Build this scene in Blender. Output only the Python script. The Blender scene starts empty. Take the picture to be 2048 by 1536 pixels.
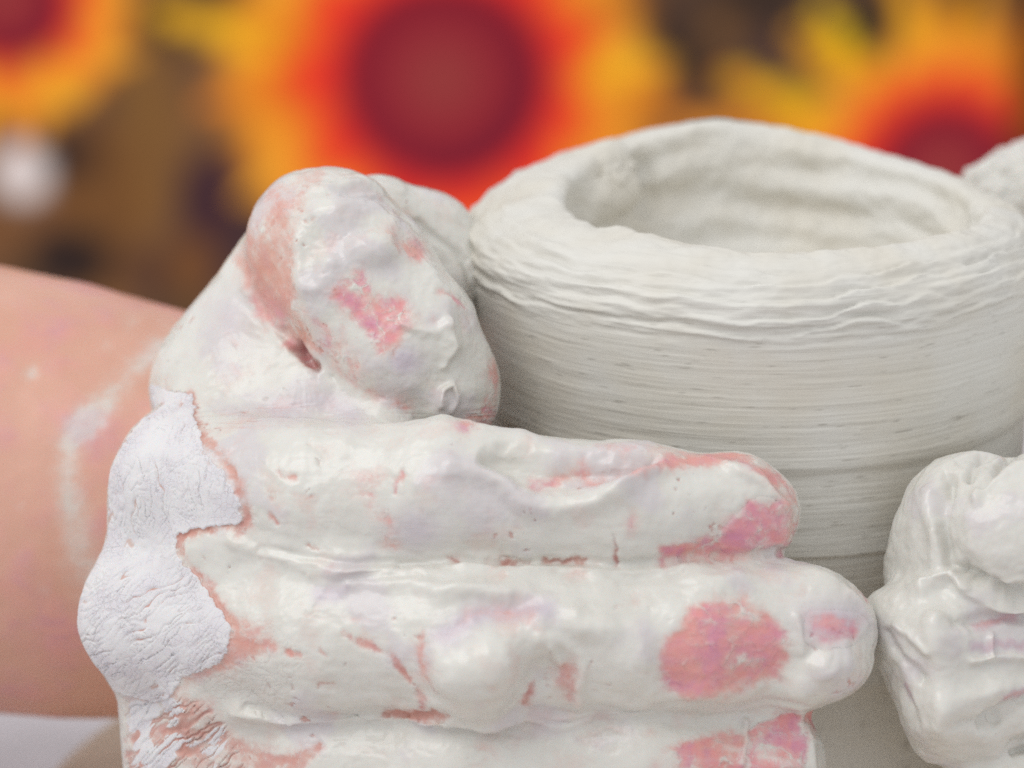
import bpy, math
import numpy as np
from concurrent.futures import ThreadPoolExecutor
_pool = ThreadPoolExecutor(4)

# ------------------------------------------------------------------ camera, light, exposure
MM = 0.001
D = 470.0                       # camera to focus plane, mm
LENS, SENSOR = 120.0, 36.0
S = 2048.0 / (D * SENSOR / LENS)   # photo pixels per mm on the focus plane
PITCH = math.radians(17.0)
FZ = 91.0                       # height of the aim point above the wheel head, mm
R_ = np.array([1.0, 0, 0])
U_ = np.array([0, math.sin(PITCH), math.cos(PITCH)])
W_ = np.array([0, math.cos(PITCH), -math.sin(PITCH)])
F_ = np.array([0, 0, FZ])

sc = bpy.context.scene
cam = bpy.data.cameras.new('camera')
cam.lens, cam.sensor_width, cam.sensor_fit = LENS, SENSOR, 'HORIZONTAL'
cam.clip_start, cam.clip_end = 0.01, 50
cam.dof.use_dof = True
cam.dof.focus_distance = (D + 8) * MM
cam.dof.aperture_fstop = 11.5
camo = bpy.data.objects.new('camera', cam)
sc.collection.objects.link(camo)
camo.location = tuple((F_ - W_ * D) * MM)
camo.rotation_euler = (math.pi / 2 - PITCH, 0, 0)
sc.camera = camo

w = bpy.data.worlds.new('World'); sc.world = w; w.use_nodes = True
bg = w.node_tree.nodes['Background']
bg.inputs[0].default_value = (0.98, 0.985, 1.0, 1); bg.inputs[1].default_value = 0.83

def area(name, loc, target, size, power, col):
    l = bpy.data.lights.new(name, 'AREA'); l.shape = 'RECTANGLE'; l.size, l.size_y = size
    l.energy = power; l.color = col
    o = bpy.data.objects.new(name, l); sc.collection.objects.link(o)
    o.location = loc
    from mathutils import Vector
    o.rotation_euler = (Vector(target) - Vector(loc)).to_track_quat('-Z', 'Y').to_euler()
    return o
area('window_light', (-0.55, -0.30, 1.0), (0, 0, 0.09), (0.8, 0.8), 5.6, (1.0, 0.995, 0.985))
sc.view_settings.view_transform = 'Standard'
sc.view_settings.look = 'None'
sc.view_settings.exposure = 0.0
sc.view_settings.gamma = 1.0
sc.cycles.use_denoising = False
sc.cycles.max_bounces = 6

# ------------------------------------------------------------------ helpers
def lin(r, g, b):
    return tuple(((c / 255 + 0.055) / 1.055) ** 2.4 if c > 10 else c / 255 / 12.92 for c in (r, g, b))

def P(u, v, d=0.0):
    """a place given as photo direction (u, v) and depth d beyond the focus plane -> camera-frame mm"""
    k = (D + d) / D
    return np.array([(u - 1024) / S * k, -(v - 768) / S * k, d])

def to_world(c):
    return (F_ + c[:, 0:1] * R_ + c[:, 1:2] * U_ + c[:, 2:3] * W_) * MM

rng = np.random.RandomState(7)
_perm = np.concatenate([rng.permutation(256)] * 3).astype(np.int32)
_grad = rng.normal(size=(256, 3)); _grad /= np.linalg.norm(_grad, axis=1)[:, None]
_grad = _grad.astype(np.float32)

def noise(p):
    p = np.asarray(p, np.float32)
    if len(p) <= 20000: return _noise(p)
    return np.concatenate(list(_pool.map(_noise, np.array_split(p, len(p) // 16000 + 1))))

def _noise(p):
    i = np.floor(p).astype(np.int32); f = p - i; i &= 255
    t = f * f * f * (f * (f * 6 - 15) + 10)
    out = 0
    for dx in (0, 1):
        wx = t[:, 0] if dx else 1 - t[:, 0]
        for dy in (0, 1):
            wy = t[:, 1] if dy else 1 - t[:, 1]
            for dz in (0, 1):
                wz = t[:, 2] if dz else 1 - t[:, 2]
                h = _perm[_perm[_perm[(i[:, 0] + dx) & 255] + ((i[:, 1] + dy) & 255)] + ((i[:, 2] + dz) & 255)]
                g = _grad[h]
                out = out + wx * wy * wz * (g[:, 0] * (f[:, 0] - dx) + g[:, 1] * (f[:, 1] - dy) + g[:, 2] * (f[:, 2] - dz))
    return out * 1.5

def fbm(p, o=4, lac=2.07, gain=0.5):
    a, s, q = 1.0, 0, np.asarray(p, np.float32)
    for k in range(o):
        s = s + a * noise(q + 17.3 * k); q = q * lac; a *= gain
    return s

def sst(a, b, x):
    t = np.clip((x - a) / (b - a), 0, 1); return t * t * (3 - 2 * t)

# ---- distance-field sculpting on a grid, meshed with surface nets
class Clay:
    def __init__(s, lo, hi, h):
        s.lo, s.h = np.array(lo, float), h
        s.n = np.ceil((np.array(hi) - s.lo) / h).astype(int) + 1
        s.F = np.full(s.n, 25.0, np.float32)
        s.rec, s.tag = [], None
        s.ax = [(s.lo[a] + h * np.arange(s.n[a])).astype(np.float32) for a in range(3)]
    def _box(s, lo, hi):
        a = np.clip(np.floor((lo - s.lo) / s.h).astype(int), 0, s.n)
        b = np.clip(np.ceil((hi - s.lo) / s.h).astype(int) + 1, 0, s.n)
        return tuple(slice(a[i], b[i]) for i in range(3))
    def cone(s, a, b, ra, rb, k=3.0, sub=False, flat=1.0):
        """tapered capsule from a to b; flat<1 squashes it along depth"""
        a, b = np.array(a, float), np.array(b, float)
        if not sub: s.rec.append((s.tag, a, b, ra, rb))
        r = max(ra, rb) + k + 7
        sl = s._box(np.minimum(a, b) - r, np.maximum(a, b) + r)
        X, Y, Z = (s.ax[0][sl[0]][:, None, None], s.ax[1][sl[1]][None, :, None], s.ax[2][sl[2]][None, None, :])
        if X.size == 0 or Y.size == 0 or Z.size == 0: return
        px, py, pz = X - a[0], Y - a[1], (Z - a[2])
        ba = b - a; L = max(ba @ ba, 1e-9)
        t = np.clip((px * ba[0] + py * ba[1] + pz * ba[2]) / L, 0, 1)
        d = np.sqrt((px - t * ba[0]) ** 2 + (py - t * ba[1]) ** 2 + ((pz - t * ba[2]) / flat) ** 2) - (ra + (rb - ra) * t)
        if flat < 1: d = d * (0.5 + flat / 2)
        s._mix(sl, d, k, sub)
    def ell(s, c, r, k=3.0, sub=False, rot=0.0):
        """ellipsoid, rot (deg) turns it in the picture plane"""
        c, r = np.array(c, float), np.array(r, float)
        m = r.max() + k + 7
        sl = s._box(c - m, c + m)
        X, Y, Z = (s.ax[0][sl[0]][:, None, None] - c[0], s.ax[1][sl[1]][None, :, None] - c[1], s.ax[2][sl[2]][None, None, :] - c[2])
        if X.size == 0 or Y.size == 0 or Z.size == 0: return
        ca, sa = math.cos(math.radians(rot)), math.sin(math.radians(rot))
        X, Y = X * ca + Y * sa, -X * sa + Y * ca
        k0 = np.sqrt((X / r[0]) ** 2 + (Y / r[1]) ** 2 + (Z / r[2]) ** 2)
        k1 = np.sqrt((X / r[0] ** 2) ** 2 + (Y / r[1] ** 2) ** 2 + (Z / r[2] ** 2) ** 2) + 1e-6
        s._mix(sl, k0 * (k0 - 1) / k1, k, sub)
    def _mix(s, sl, d, k, sub):
        f = s.F[sl]
        if sub:
            h = np.maximum(k - np.abs(f + d), 0) / k
            s.F[sl] = np.maximum(f, -d) + h * h * k / 4
        else:
            h = np.maximum(k - np.abs(f - d), 0) / k
            s.F[sl] = np.minimum(f, d) - h * h * k / 4
    def near(s, V, tag):
        """distance from points to the capsules recorded under a tag"""
        out = np.full(len(V), 1e3)
        for (t, a, b, ra, rb) in s.rec:
            if t != tag: continue
            ba = b - a; q = V - a; tt = np.clip(q @ ba / max(ba @ ba, 1e-9), 0, 1)
            out = np.minimum(out, np.linalg.norm(q - tt[:, None] * ba, axis=1) - (ra + (rb - ra) * tt))
        return out
    def nets(s):
        F = s.F; F[0], F[-1] = 5, 5; F[:, 0], F[:, -1] = 5, 5; F[:, :, 0], F[:, :, -1] = 5, 5
        ins = F < 0
        c = ins[:-1, :-1, :-1].astype(np.int8)
        cnt = sum(ins[i:F.shape[0] - 1 + i, j:F.shape[1] - 1 + j, k:F.shape[2] - 1 + k].astype(np.int8) for i in (0, 1) for j in (0, 1) for k in (0, 1))
        act = (cnt > 0) & (cnt < 8)
        I = np.argwhere(act); idx = -np.ones(act.shape, np.int64); idx[act] = np.arange(len(I))
        acc = np.zeros((len(I), 3)); num = np.zeros(len(I))
        for a in range(3):
            o = [(0, 0), (0, 1), (1, 0), (1, 1)]
            b, cc = [q for q in range(3) if q != a]
            for (p, q) in o:
                i0 = I.copy(); i0[:, b] += p; i0[:, cc] += q
                i1 = i0.copy(); i1[:, a] += 1
                f0, f1 = F[tuple(i0.T)], F[tuple(i1.T)]
                m = (f0 < 0) != (f1 < 0)
                t = np.where(m, f0 / np.where(m, f0 - f1, 1), 0)
                pt = (i0 - I).astype(float); pt[:, a] = t
                acc[m] += pt[m]; num[m] += 1
        V = s.lo + s.h * (I + acc / num[:, None])
        faces = []
        for a in range(3):
            b, cc = (a + 1) % 3, (a + 2) % 3
            sl0 = [slice(None)] * 3; sl1 = [slice(None)] * 3
            sl0[a] = slice(0, -1); sl1[a] = slice(1, None)
            x = ins[tuple(sl0)] != ins[tuple(sl1)]
            E = np.argwhere(x)
            E = E[(E[:, b] > 0) & (E[:, cc] > 0) & (E[:, b] < F.shape[b] - 1) & (E[:, cc] < F.shape[cc] - 1)]
            q = []
            for (db, dc) in ((1, 1), (0, 1), (0, 0), (1, 0)):
                e = E.copy(); e[:, b] -= db; e[:, cc] -= dc
                q.append(idx[tuple(e.T)])
            q = np.stack(q, 1)
            fl = ins[tuple(E.T)]
            q[~fl] = q[~fl][:, ::-1]
            faces.append(q)
        return V, np.concatenate(faces)

def make_mesh(name, V, Fq, NG=None):
    me = bpy.data.meshes.new(name)
    V = np.asarray(V, np.float32); Fq = np.asarray(Fq, np.int32)
    n, k = Fq.shape
    loops, cnt = Fq.ravel(), np.full(n, k)
    if NG is not None and len(NG):
        loops = np.concatenate([loops, NG[NG >= 0]]); cnt = np.concatenate([cnt, (NG >= 0).sum(1)])
    me.vertices.add(len(V)); me.vertices.foreach_set('co', V.ravel())
    me.loops.add(len(loops)); me.loops.foreach_set('vertex_index', loops.astype(np.int32))
    me.polygons.add(len(cnt)); me.polygons.foreach_set('loop_start', np.r_[0, np.cumsum(cnt)[:-1]].astype(np.int32))
    me.polygons.foreach_set('use_smooth', np.ones(len(cnt), bool))
    me.update(calc_edges=True); me.validate()
    return me

def link(name, me, mat=None, parent=None):
    o = bpy.data.objects.new(name, me); sc.collection.objects.link(o)
    if mat: me.materials.append(mat)
    if parent: o.parent = parent
    return o

def refine(V, Fq, NG, sel):
    """split the chosen quads in four (curved midpoints); neighbours take the new corners as n-gons"""
    if len(NG):
        touch = np.zeros(len(V), bool); touch[NG[NG >= 0]] = True
        sel = sel & ~touch[Fq].any(1)
    N = normals(V, Fq if not len(NG) else np.concatenate([Fq, NG[:, ::2]]))
    M = len(V)
    E = np.stack([Fq, np.roll(Fq, -1, 1)], -1); key = E.min(-1).astype(np.int64) * M + E.max(-1)
    uk = np.unique(key[sel]); a, b = uk // M, uk % M
    e = V[b] - V[a]
    mid = (V[a] + V[b]) / 2 + ((N[a] * e).sum(1)[:, None] * N[a] - (N[b] * e).sum(1)[:, None] * N[b]) * -0.125
    pos = np.clip(np.searchsorted(uk, key), 0, len(uk) - 1); has = uk[pos] == key
    mi = np.where(has, M + pos, -1)
    fs, ms = Fq[sel], mi[sel]
    Vm = np.concatenate([V, mid])
    cen = Vm[ms].mean(1) * 1.0 + (Vm[ms].mean(1) - Vm[fs].mean(1)) * 1.0
    cid = len(Vm) + np.arange(len(fs))
    q = [np.stack([fs[:, k], ms[:, k], cid, ms[:, k - 1]], 1) for k in range(4)]
    rest, mr, hr = Fq[~sel], mi[~sel], has[~sel].any(1)
    ng = np.empty((hr.sum(), 8), np.int64); ng[:, ::2] = rest[hr]; ng[:, 1::2] = mr[hr]
    return np.concatenate([Vm, cen]), np.concatenate([rest[~hr]] + q), (np.concatenate([NG, ng]) if len(NG) else ng)

def refine_seen(V, Fq, levels, keep):
    """finer mesh on the side seen from near the photograph's viewpoint"""
    NG = np.zeros((0, 8), np.int64)
    for l in range(levels):
        N = normals(V, Fq if not len(NG) else np.concatenate([Fq, NG[:, ::2]]))
        u, v = proj(V); view = V + np.array([0, 0, D]); view /= np.linalg.norm(view, axis=1)[:, None]
        f = -(N * view).sum(1)
        ok = (f > -0.35 + .12 * l) & (u > -120) & (u < 2160) & (v > -60) & (v < 1620) & keep(V, u, v, l)
        V, Fq, NG = refine(V, Fq, NG, ok[Fq].any(1))
    return V, Fq, NG

def normals(V, Fq, NG=None):
    if NG is not None and len(NG): Fq = np.concatenate([Fq, NG[:, ::2]])
    a = V[Fq[:, 2]] - V[Fq[:, 0]]; b = V[Fq[:, 3]] - V[Fq[:, 1]]
    n = np.cross(a, b); out = np.zeros_like(V)
    for k in range(4):
        for c in range(3): out[:, c] += np.bincount(Fq[:, k], n[:, c], len(V))
    return out / (np.linalg.norm(out, axis=1)[:, None] + 1e-12)

def proj(V):
    k = D / (D + V[:, 2])
    return 1024 + V[:, 0] * k * S, 768 - V[:, 1] * k * S

def spline(p, closed=False, n=4):
    p = np.array(p, float)[:, :2]
    if len(p) < 3: return p
    q = np.concatenate([p[-1:], p, p[:2]]) if closed else np.concatenate([2 * p[:1] - p[1:2], p, 2 * p[-1:] - p[-2:-1]])
    out = []
    for i in range(len(q) - 3):
        a, b, c, d = q[i:i + 4]
        for t in np.arange(n) / n:
            out.append(.5 * (2 * b + (c - a) * t + (2 * a - 5 * b + 4 * c - d) * t * t + (3 * b - a - 3 * c + d) * t ** 3))
    if not closed: out.append(p[-1])
    return np.array(out)

class Brush:
    """marks laid on the side of a surface that faces the camera side; widths in photo pixels"""
    def __init__(s, V, N):
        s.u, s.v = proj(V)
        view = V + np.array([0, 0, D]); view /= np.linalg.norm(view, axis=1)[:, None]
        s.face = sst(-0.05, 0.25, -(N * view).sum(1))
        q = V * 0.16
        wu, wv = noise(q), noise(q + 31.7)
        wu2, wv2 = noise(V * 0.7 + 5), noise(V * 0.7 + 77)
        wu3, wv3 = noise(V * 2.1 + 15), noise(V * 2.1 + 57)
        s.ru, s.rv = s.u + 9 * wu + 7 * wu2 + 3 * wu3, s.v + 9 * wv + 7 * wv2 + 3 * wv3     # ragged coordinates
        s.su, s.sv = s.u + 13 * wu + 3 * wu2, s.v + 11 * wv + 3 * wv2; s.amp = 1 + .55 * noise(V * .22 + 44)
        s.V = V
    def line(s, pts, wid, rag=True, wid2=None):
        """1 on the line falling to 0: gaussian of the distance"""
        out = np.zeros(len(s.u), np.float32)
        U, Vv = (s.ru, s.rv) if rag else (s.su, s.sv)
        p = spline(pts); m = 3 * max(wid, wid2 or 0) + 25
        i = np.where((s.u > p[:, 0].min() - m) & (s.u < p[:, 0].max() + m) & (s.v > p[:, 1].min() - m) & (s.v < p[:, 1].max() + m) & (s.face > 0))[0]
        if not len(i): return out
        x, y = U[i], Vv[i]; best = np.zeros(len(i))
        n = len(p) - 1
        for k in range(n):
            a, b = p[k], p[k + 1]; ba = b - a
            t = np.clip(((x - a[0]) * ba[0] + (y - a[1]) * ba[1]) / max(ba @ ba, 1e-6), 0, 1)
            d2 = (x - a[0] - t * ba[0]) ** 2 + (y - a[1] - t * ba[1]) ** 2
            ww = wid if wid2 is None else wid + (wid2 - wid) * (k + t) / n
            best = np.maximum(best, np.exp(-d2 / (ww * ww)))
        out[i] = best * s.face[i]
        return out
    def poly(s, pts, soft=6, rag=True):
        """1 inside the outline"""
        out = np.zeros(len(s.u), np.float32)
        U, Vv = (s.ru, s.rv) if rag else (s.su, s.sv)
        p = np.array(pts, float) if rag else spline(pts, True); m = soft * 2 + 25
        i = np.where((s.u > p[:, 0].min() - m) & (s.u < p[:, 0].max() + m) & (s.v > p[:, 1].min() - m) & (s.v < p[:, 1].max() + m) & (s.face > 0))[0]
        if not len(i): return out
        x, y = U[i], Vv[i]; inside = np.zeros(len(i), bool); dist = np.full(len(i), 1e9)
        for k in range(len(p)):
            a, b = p[k], p[(k + 1) % len(p)]; ba = b - a
            t = np.clip(((x - a[0]) * ba[0] + (y - a[1]) * ba[1]) / max(ba @ ba, 1e-6), 0, 1)
            dist = np.minimum(dist, (x - a[0] - t * ba[0]) ** 2 + (y - a[1] - t * ba[1]) ** 2)
            if a[1] != b[1]:
                c = ((a[1] > y) != (b[1] > y)) & (x < (b[0] - a[0]) * (y - a[1]) / (b[1] - a[1]) + a[0])
                inside ^= c
        sd = np.where(inside, 1, -1) * np.sqrt(dist)
        out[i] = sst(-soft, soft, sd) * s.face[i]
        return out
    def blob(s, u, v, ru, rv, rot=0, rag=False, power=1.0):
        U, Vv = (s.ru, s.rv) if rag else (s.su, s.sv)
        c, sn = math.cos(math.radians(rot)), math.sin(math.radians(rot))
        x, y = U - u, Vv - v; x, y = x * c + y * sn, -x * sn + y * c
        q = (x / ru) ** 2 + (y / rv) ** 2
        return np.exp(-q ** power) * s.face

# ------------------------------------------------------------------ node helpers
class NT:
    def __init__(s, name):
        s.m = bpy.data.materials.new(name); s.m.use_nodes = True
        s.t = s.m.node_tree; s.b = s.t.nodes['Principled BSDF']
    def n(s, kind, **kw):
        o = s.t.nodes.new(kind)
        for k, v in kw.items():
            if k == 'i':
                for a, b in v.items():
                    if isinstance(b, bpy.types.NodeSocket): s.t.links.new(b, o.inputs[a])
                    else: o.inputs[a].default_value = b
            else: setattr(o, k, v)
        return o
    def math(s, op, a, b=0.0, clamp=False):
        o = s.n('ShaderNodeMath', operation=op, use_clamp=clamp, i={0: a, 1: b}); return o.outputs[0]
    def mix(s, f, a, b):
        o = s.n('ShaderNodeMix', data_type='RGBA')
        for k, v in ((0, f), (6, a), (7, b)):
            if isinstance(v, bpy.types.NodeSocket): s.t.links.new(v, o.inputs[k])
            else: o.inputs[k].default_value = (*v, 1) if isinstance(v, tuple) and len(v) == 3 else v
        return o.outputs[2]
    def noise(s, scale, detail=4, rough=0.55, vec=None, dist=0.0):
        o = s.n('ShaderNodeTexNoise', i={'Scale': scale, 'Detail': detail, 'Roughness': rough, 'Distortion': dist})
        if vec: s.t.links.new(vec, o.inputs['Vector'])
        return o.outputs[0]
    def ramp(s, f, lo, hi):
        o = s.n('ShaderNodeMapRange', interpolation_type='SMOOTHSTEP', i={0: f, 1: lo, 2: hi}); return o.outputs[0]
    def set(s, **kw):
        for k, v in kw.items():
            k = k.replace('_', ' ')
            if isinstance(v, bpy.types.NodeSocket): s.t.links.new(v, s.b.inputs[k])
            else: s.b.inputs[k].default_value = (*v, 1) if isinstance(v, tuple) and len(v) == 3 and 'Color' in k else v
    def bump(s, h, dist, strength=1.0, prev=None):
        o = s.n('ShaderNodeBump', i={'Strength': strength, 'Distance': dist, 'Height': h})
        if prev: s.t.links.new(prev, o.inputs['Normal'])
        return o.outputs[0]
    def coord(s, scale=None):
        c = s.n('ShaderNodeTexCoord').outputs['Object']
        if scale:
            c = s.n('ShaderNodeMapping', i={0: c, 3: scale}).outputs[0]
        return c

CLAY = lin(215, 213, 206)
CLAY_WARM = lin(211, 206, 194)
def clay_pot_mat():
    t = NT('wet_thrown_clay'); c = t.coord()
    a = t.n('ShaderNodeAttribute', attribute_name='streak').outputs['Fac']
    n1 = t.noise(60, 3, vec=c)
    col = t.mix(t.ramp(n1, 0.35, 0.7), CLAY, CLAY_WARM)
    col = t.mix(t.ramp(a, 0.0, 1.0), col, lin(178, 174, 165))
    n2 = t.noise(900, 3, vec=c)
    ln = t.noise(1.0, 3, 0.6, vec=t.coord((28, 28, 2300)))       # tight throwing lines
    col = t.mix(t.math('MULTIPLY', t.ramp(ln, 0.5, 0.75), 0.2), col, lin(188, 184, 174))
    t.set(Base_Color=col, Roughness=0.5, Subsurface_Weight=0.0, Specular_IOR_Level=0.4,
          Normal=t.bump(t.math('ADD', t.math('MULTIPLY', n2, 0.3), ln), 0.00012, 0.55))
    return t.m

def hand_mat(name, nail=False):
    """attributes: cover.R wet clay, cover.G dried clay, cover.B mauve tint; skin.R blood pink, skin.G brown crease"""
    t = NT(name); c = t.coord()
    at = t.n('ShaderNodeAttribute', attribute_name='cover').outputs['Color']
    sp = t.n('ShaderNodeSeparateColor', i={0: at}).outputs
    ak = t.n('ShaderNodeAttribute', attribute_name='skin').outputs['Color']
    sk = t.n('ShaderNodeSeparateColor', i={0: ak}).outputs
    nf = t.noise(700, 5, 0.65, c); nm = t.noise(220, 4, 0.6, c); nl = t.noise(45, 3, 0.5, c)
    # bare skin
    skin = t.mix(t.ramp(nl, 0.3, 0.7), *((lin(220, 156, 160), lin(224, 164, 166)) if nail else (lin(207, 155, 133), lin(214, 165, 145))))
    nv = t.noise(160, 4, 0.6, c, 1.0)
    skin = t.mix(sk[0], skin, t.mix(t.ramp(nv, 0.38, 0.66), lin(222, 150, 148), lin(206, 138, 160)))
    skin = t.mix(t.math('MULTIPLY', sk[1], 0.8), skin, lin(172, 128, 116))
    # wet clay
    wet = t.mix(t.ramp(nm, 0.3, 0.75), CLAY, lin(208, 205, 197))
    wet = t.mix(t.math('MULTIPLY', sp[2], 0.7), wet, lin(190, 176, 192))
    # dried clay with fine cracks
    v = t.n('ShaderNodeTexVoronoi', feature='DISTANCE_TO_EDGE', i={'Vector': t.n('ShaderNodeVectorMath', operation='ADD', i={0: c, 1: t.n('ShaderNodeVectorMath', operation='SCALE', i={0: t.n('ShaderNodeTexNoise', i={'Vector': c, 'Scale': 260.0}).outputs[1], 'Scale': 0.0022}).outputs[0]}).outputs[0], 'Scale': 900.0}).outputs[0]
    crack = t.math('SUBTRACT', 1.0, t.ramp(v, 0.0, 0.055))
    crack = t.math('MULTIPLY', crack, t.ramp(nm, 0.42, 0.62))
    dry = t.mix(t.ramp(nm, 0.35, 0.7), lin(219, 217, 217), lin(212, 208, 212))
    dry = t.mix(t.math('MULTIPLY', crack, 0.07), dry, lin(176, 142, 142))
    # coverage broken up by fine noise so that edges come out ragged
    br = t.math('MULTIPLY', t.math('SUBTRACT', nf, 0.5), 0.8)
    fw = t.math('ADD', t.math('MULTIPLY', t.ramp(t.math('ADD', sp[0], t.math('MULTIPLY', br, 0.5)), 0.0, 0.95), 0.84), t.math('MULTIPLY', t.ramp(t.math('ADD', sp[0], br), 0.3, 0.65), 0.16))
    fd = t.ramp(t.math('ADD', sp[1], t.math('MULTIPLY', br, 0.6)), 0.4, 0.6)
    col = t.mix(fw, skin, wet)
    col = t.mix(fd, col, dry)
    rough = t.math('ADD', t.math('ADD', 0.24 if nail else 0.27, t.math('MULTIPLY', fd, 0.4)), t.math('MULTIPLY', t.math('SUBTRACT', 1.0, fw), 0.04 if nail else 0.16))
    bump = t.bump(t.math('ADD', t.math('MULTIPLY', nf, 0.22), t.math('SUBTRACT', fw, t.math('MULTIPLY', t.math('MULTIPLY', crack, fd), 0.35))), 0.00013, 0.8)
    t.set(Base_Color=col, Roughness=rough, Specular_IOR_Level=0.5, Normal=bump,
          Subsurface_Weight=0.12, Subsurface_Radius=(0.003, 0.0015, 0.001), Subsurface_Scale=0.5)
    return t.m

def attr_color(me, name, arr):
    a = me.attributes.new(name, 'FLOAT_COLOR', 'POINT')
    full = np.ones((len(me.vertices), 4), np.float32); full[:, :arr.shape[1]] = arr
    a.data.foreach_set('color', full.ravel())

# ------------------------------------------------------------------ backdrop: printed cloth
CL_D = 1250.0                      # depth of the cloth behind the focus plane
def cloth_xy(u, v):
    """photo direction -> place on the vertical cloth (mm)"""
    c = (u - 1024) / S / D, -(v - 768) / S / D
    ray = R_ * c[0] + U_ * c[1] + W_
    o = F_ - W_ * D
    tt = (CL_D - o[1]) / ray[1]
    p = o + ray * tt
    return p[0], p[2]
def build_cloth():
    X = np.arange(-900, 901, 6.0); Z = np.arange(-520, 420, 6.0)
    gx, gz = np.meshgrid(X, Z); x, z = gx.ravel(), gz.ravel()
    y = CL_D + 9 * np.sin(x / 71.0 + 0.6 * np.sin(z / 170)) + 5 * np.sin(x / 31 + z / 200)
    V = np.stack([x, y, z], 1)
    n, m = len(Z), len(X)
    i = np.arange(n * m).reshape(n, m)
    Fq = np.stack([i[:-1, :-1], i[:-1, 1:], i[1:, 1:], i[1:, :-1]], -1).reshape(-1, 4)
    # the print: dark foliage ground, sunflowers with red hearts
    q = np.stack([x, z * 0.6, 0 * x], 1)
    n1, n2 = 1.3 * fbm(q / 48.0, 3), 1.2 * fbm(q / 30.0 + 9, 3)
    def L(*c): return np.array(lin(*c))
    col = np.ones((len(x), 3)) * L(108, 76, 58)
    def over(mask, c):
        nonlocal col
        col = col * (1 - mask[:, None]) + c * mask[:, None]
    over(sst(0.0, 0.45, n1), L(132, 92, 60)); over(sst(0.1, 0.5, n2), L(72, 52, 54)); over(sst(0.0, .5, -n1 - n2) * .6, L(86, 66, 44))
    px = cloth_xy(1124, 300)[0] - cloth_xy(1024, 300)[0]    # mm per 100 photo pixels
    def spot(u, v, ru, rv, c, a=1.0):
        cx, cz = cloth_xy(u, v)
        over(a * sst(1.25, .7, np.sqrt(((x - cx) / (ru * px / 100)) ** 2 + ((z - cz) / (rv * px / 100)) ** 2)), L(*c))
    for sp in [(30, 420, 150, 120, (140, 92, 56), .6), (300, 250, 70, 230, (138, 96, 52), .8), (200, 420, 90, 200, (120, 78, 40), .7), (430, 400, 75, 110, (70, 44, 52), .95),
               (340, 30, 70, 60, (58, 42, 34), .9), (460, 40, 70, 80, (70, 46, 32), .8), (140, 520, 90, 70, (46, 36, 36), .95), (120, 310, 90, 70, (66, 44, 36), .8),
               (380, 530, 60, 70, (140, 88, 46), .6), (290, 540, 60, 40, (88, 58, 46), .7)]:
        spot(*sp)
    def petal(u0, v0, u1, v1, wd, c, a=1.0):
        (x0, z0), (x1, z1) = cloth_xy(u0, v0), cloth_xy(u1, v1); L2 = (x1 - x0) ** 2 + (z1 - z0) ** 2
        t = ((x - x0) * (x1 - x0) + (z - z0) * (z1 - z0)) / L2
        dd = np.abs((x - x0) * (z1 - z0) - (z - z0) * (x1 - x0)) / math.sqrt(L2) * 100 / px
        wloc = wd * np.clip(1 - t, 0, 1) ** .75 * np.clip(t * 1.6 + .45, 0, 1)
        over(a * sst(1.15, .75, dd / (wloc + 1)) * (t > 0) * (t < 1.02), L(*c))
    def flower(u, v, disc, red, petal_r, npet, ph, yellow=0.3):
        cx, cz = cloth_xy(u, v); k = px / 100
        dx, dz = (x - cx) / k, (z - cz) / k
        r = np.hypot(dx, dz); a = np.arctan2(dz, dx)
        rs = np.random.RandomState(int(abs(u) * 7 + abs(v)) % 9999)
        over(sst(petal_r * .95, petal_r * .80, r + 26 * n2), L(248, 154, 44))
        for layer in (0, 1):
            for i_ in range(npet):
                an = ph + (i_ + .5 * layer + .25 * rs.uniform(-1, 1)) * 2 * math.pi / npet; ln = petal_r * rs.uniform(.92, 1.3) * (1 - .12 * layer)
                hue = [(252, 170, 52), (248, 152, 46), (250, 184, 40), (236, 134, 38)][rs.randint(4)]
                petal(u, v, u + ln * math.cos(an), v - ln * math.sin(an), petal_r * .19, hue)
        spk = 44 * np.cos(a * npet + 2 * n2 + ph) + 34 * n2
        over(.8 * sst(petal_r * .74, red * 0.8, r + .6 * spk), L(246, 104, 36)); over(sst(red * .98, disc * 1.1, r + .6 * spk), L(244, 56, 44))
        over(sst(disc + 22, disc - 18, r), L(136, 30, 46)); over(sst(disc * .9, disc * .45, r), L(152, 44, 54))
        over(sst(disc * .6, 0, r) * .7, L(158, 70, 64))
        ring = np.exp(-((r - disc * .93) / (disc * .13)) ** 2) * (0.5 + 0.5 * np.cos(a + 0.9))
        over(ring * .75, L(96, 28, 52))
    flower(885, 150, 200, 345, 490, 11, 0.2, 0.45)
    flower(5, -5, 125, 195, 290, 13, 0.0, 0.35)
    for (tu, tv, wd, c) in ((1250, 240, 60, (240, 148, 40)), (1370, 130, 70, (244, 152, 40)), (1455, 150, 55, (240, 186, 20)), (1560, 40, 60, (244, 168, 26)), (1625, 0, 70, (242, 194, 20)),
                            (1790, -90, 75, (246, 170, 30)), (1880, -80, 65, (246, 166, 34)), (1990, -60, 65, (242, 158, 36)), (2130, -40, 60, (214, 120, 30)), (2260, 60, 70, (214, 120, 30)), (2330, 260, 70, (214, 120, 30)), (2330, 420, 70, (214, 120, 30))):
        petal(1890, 340, tu, tv, wd, c)
    flower(1890, 350, 140, 255, 300, 15, 0.35, 0.3)
    flower(-560, 300, 180, 300, 480, 17, 0.5); flower(2750, 100, 190, 320, 520, 16, 0.1); flower(3500, 620, 190, 320, 520, 16, 0.1)
    flower(420, 1050, 180, 310, 360, 17, 0.4); flower(-1300, 0, 180, 300, 480, 17, 0.5); flower(-1000, 1000, 180, 300, 480, 17, 0.3)
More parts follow.
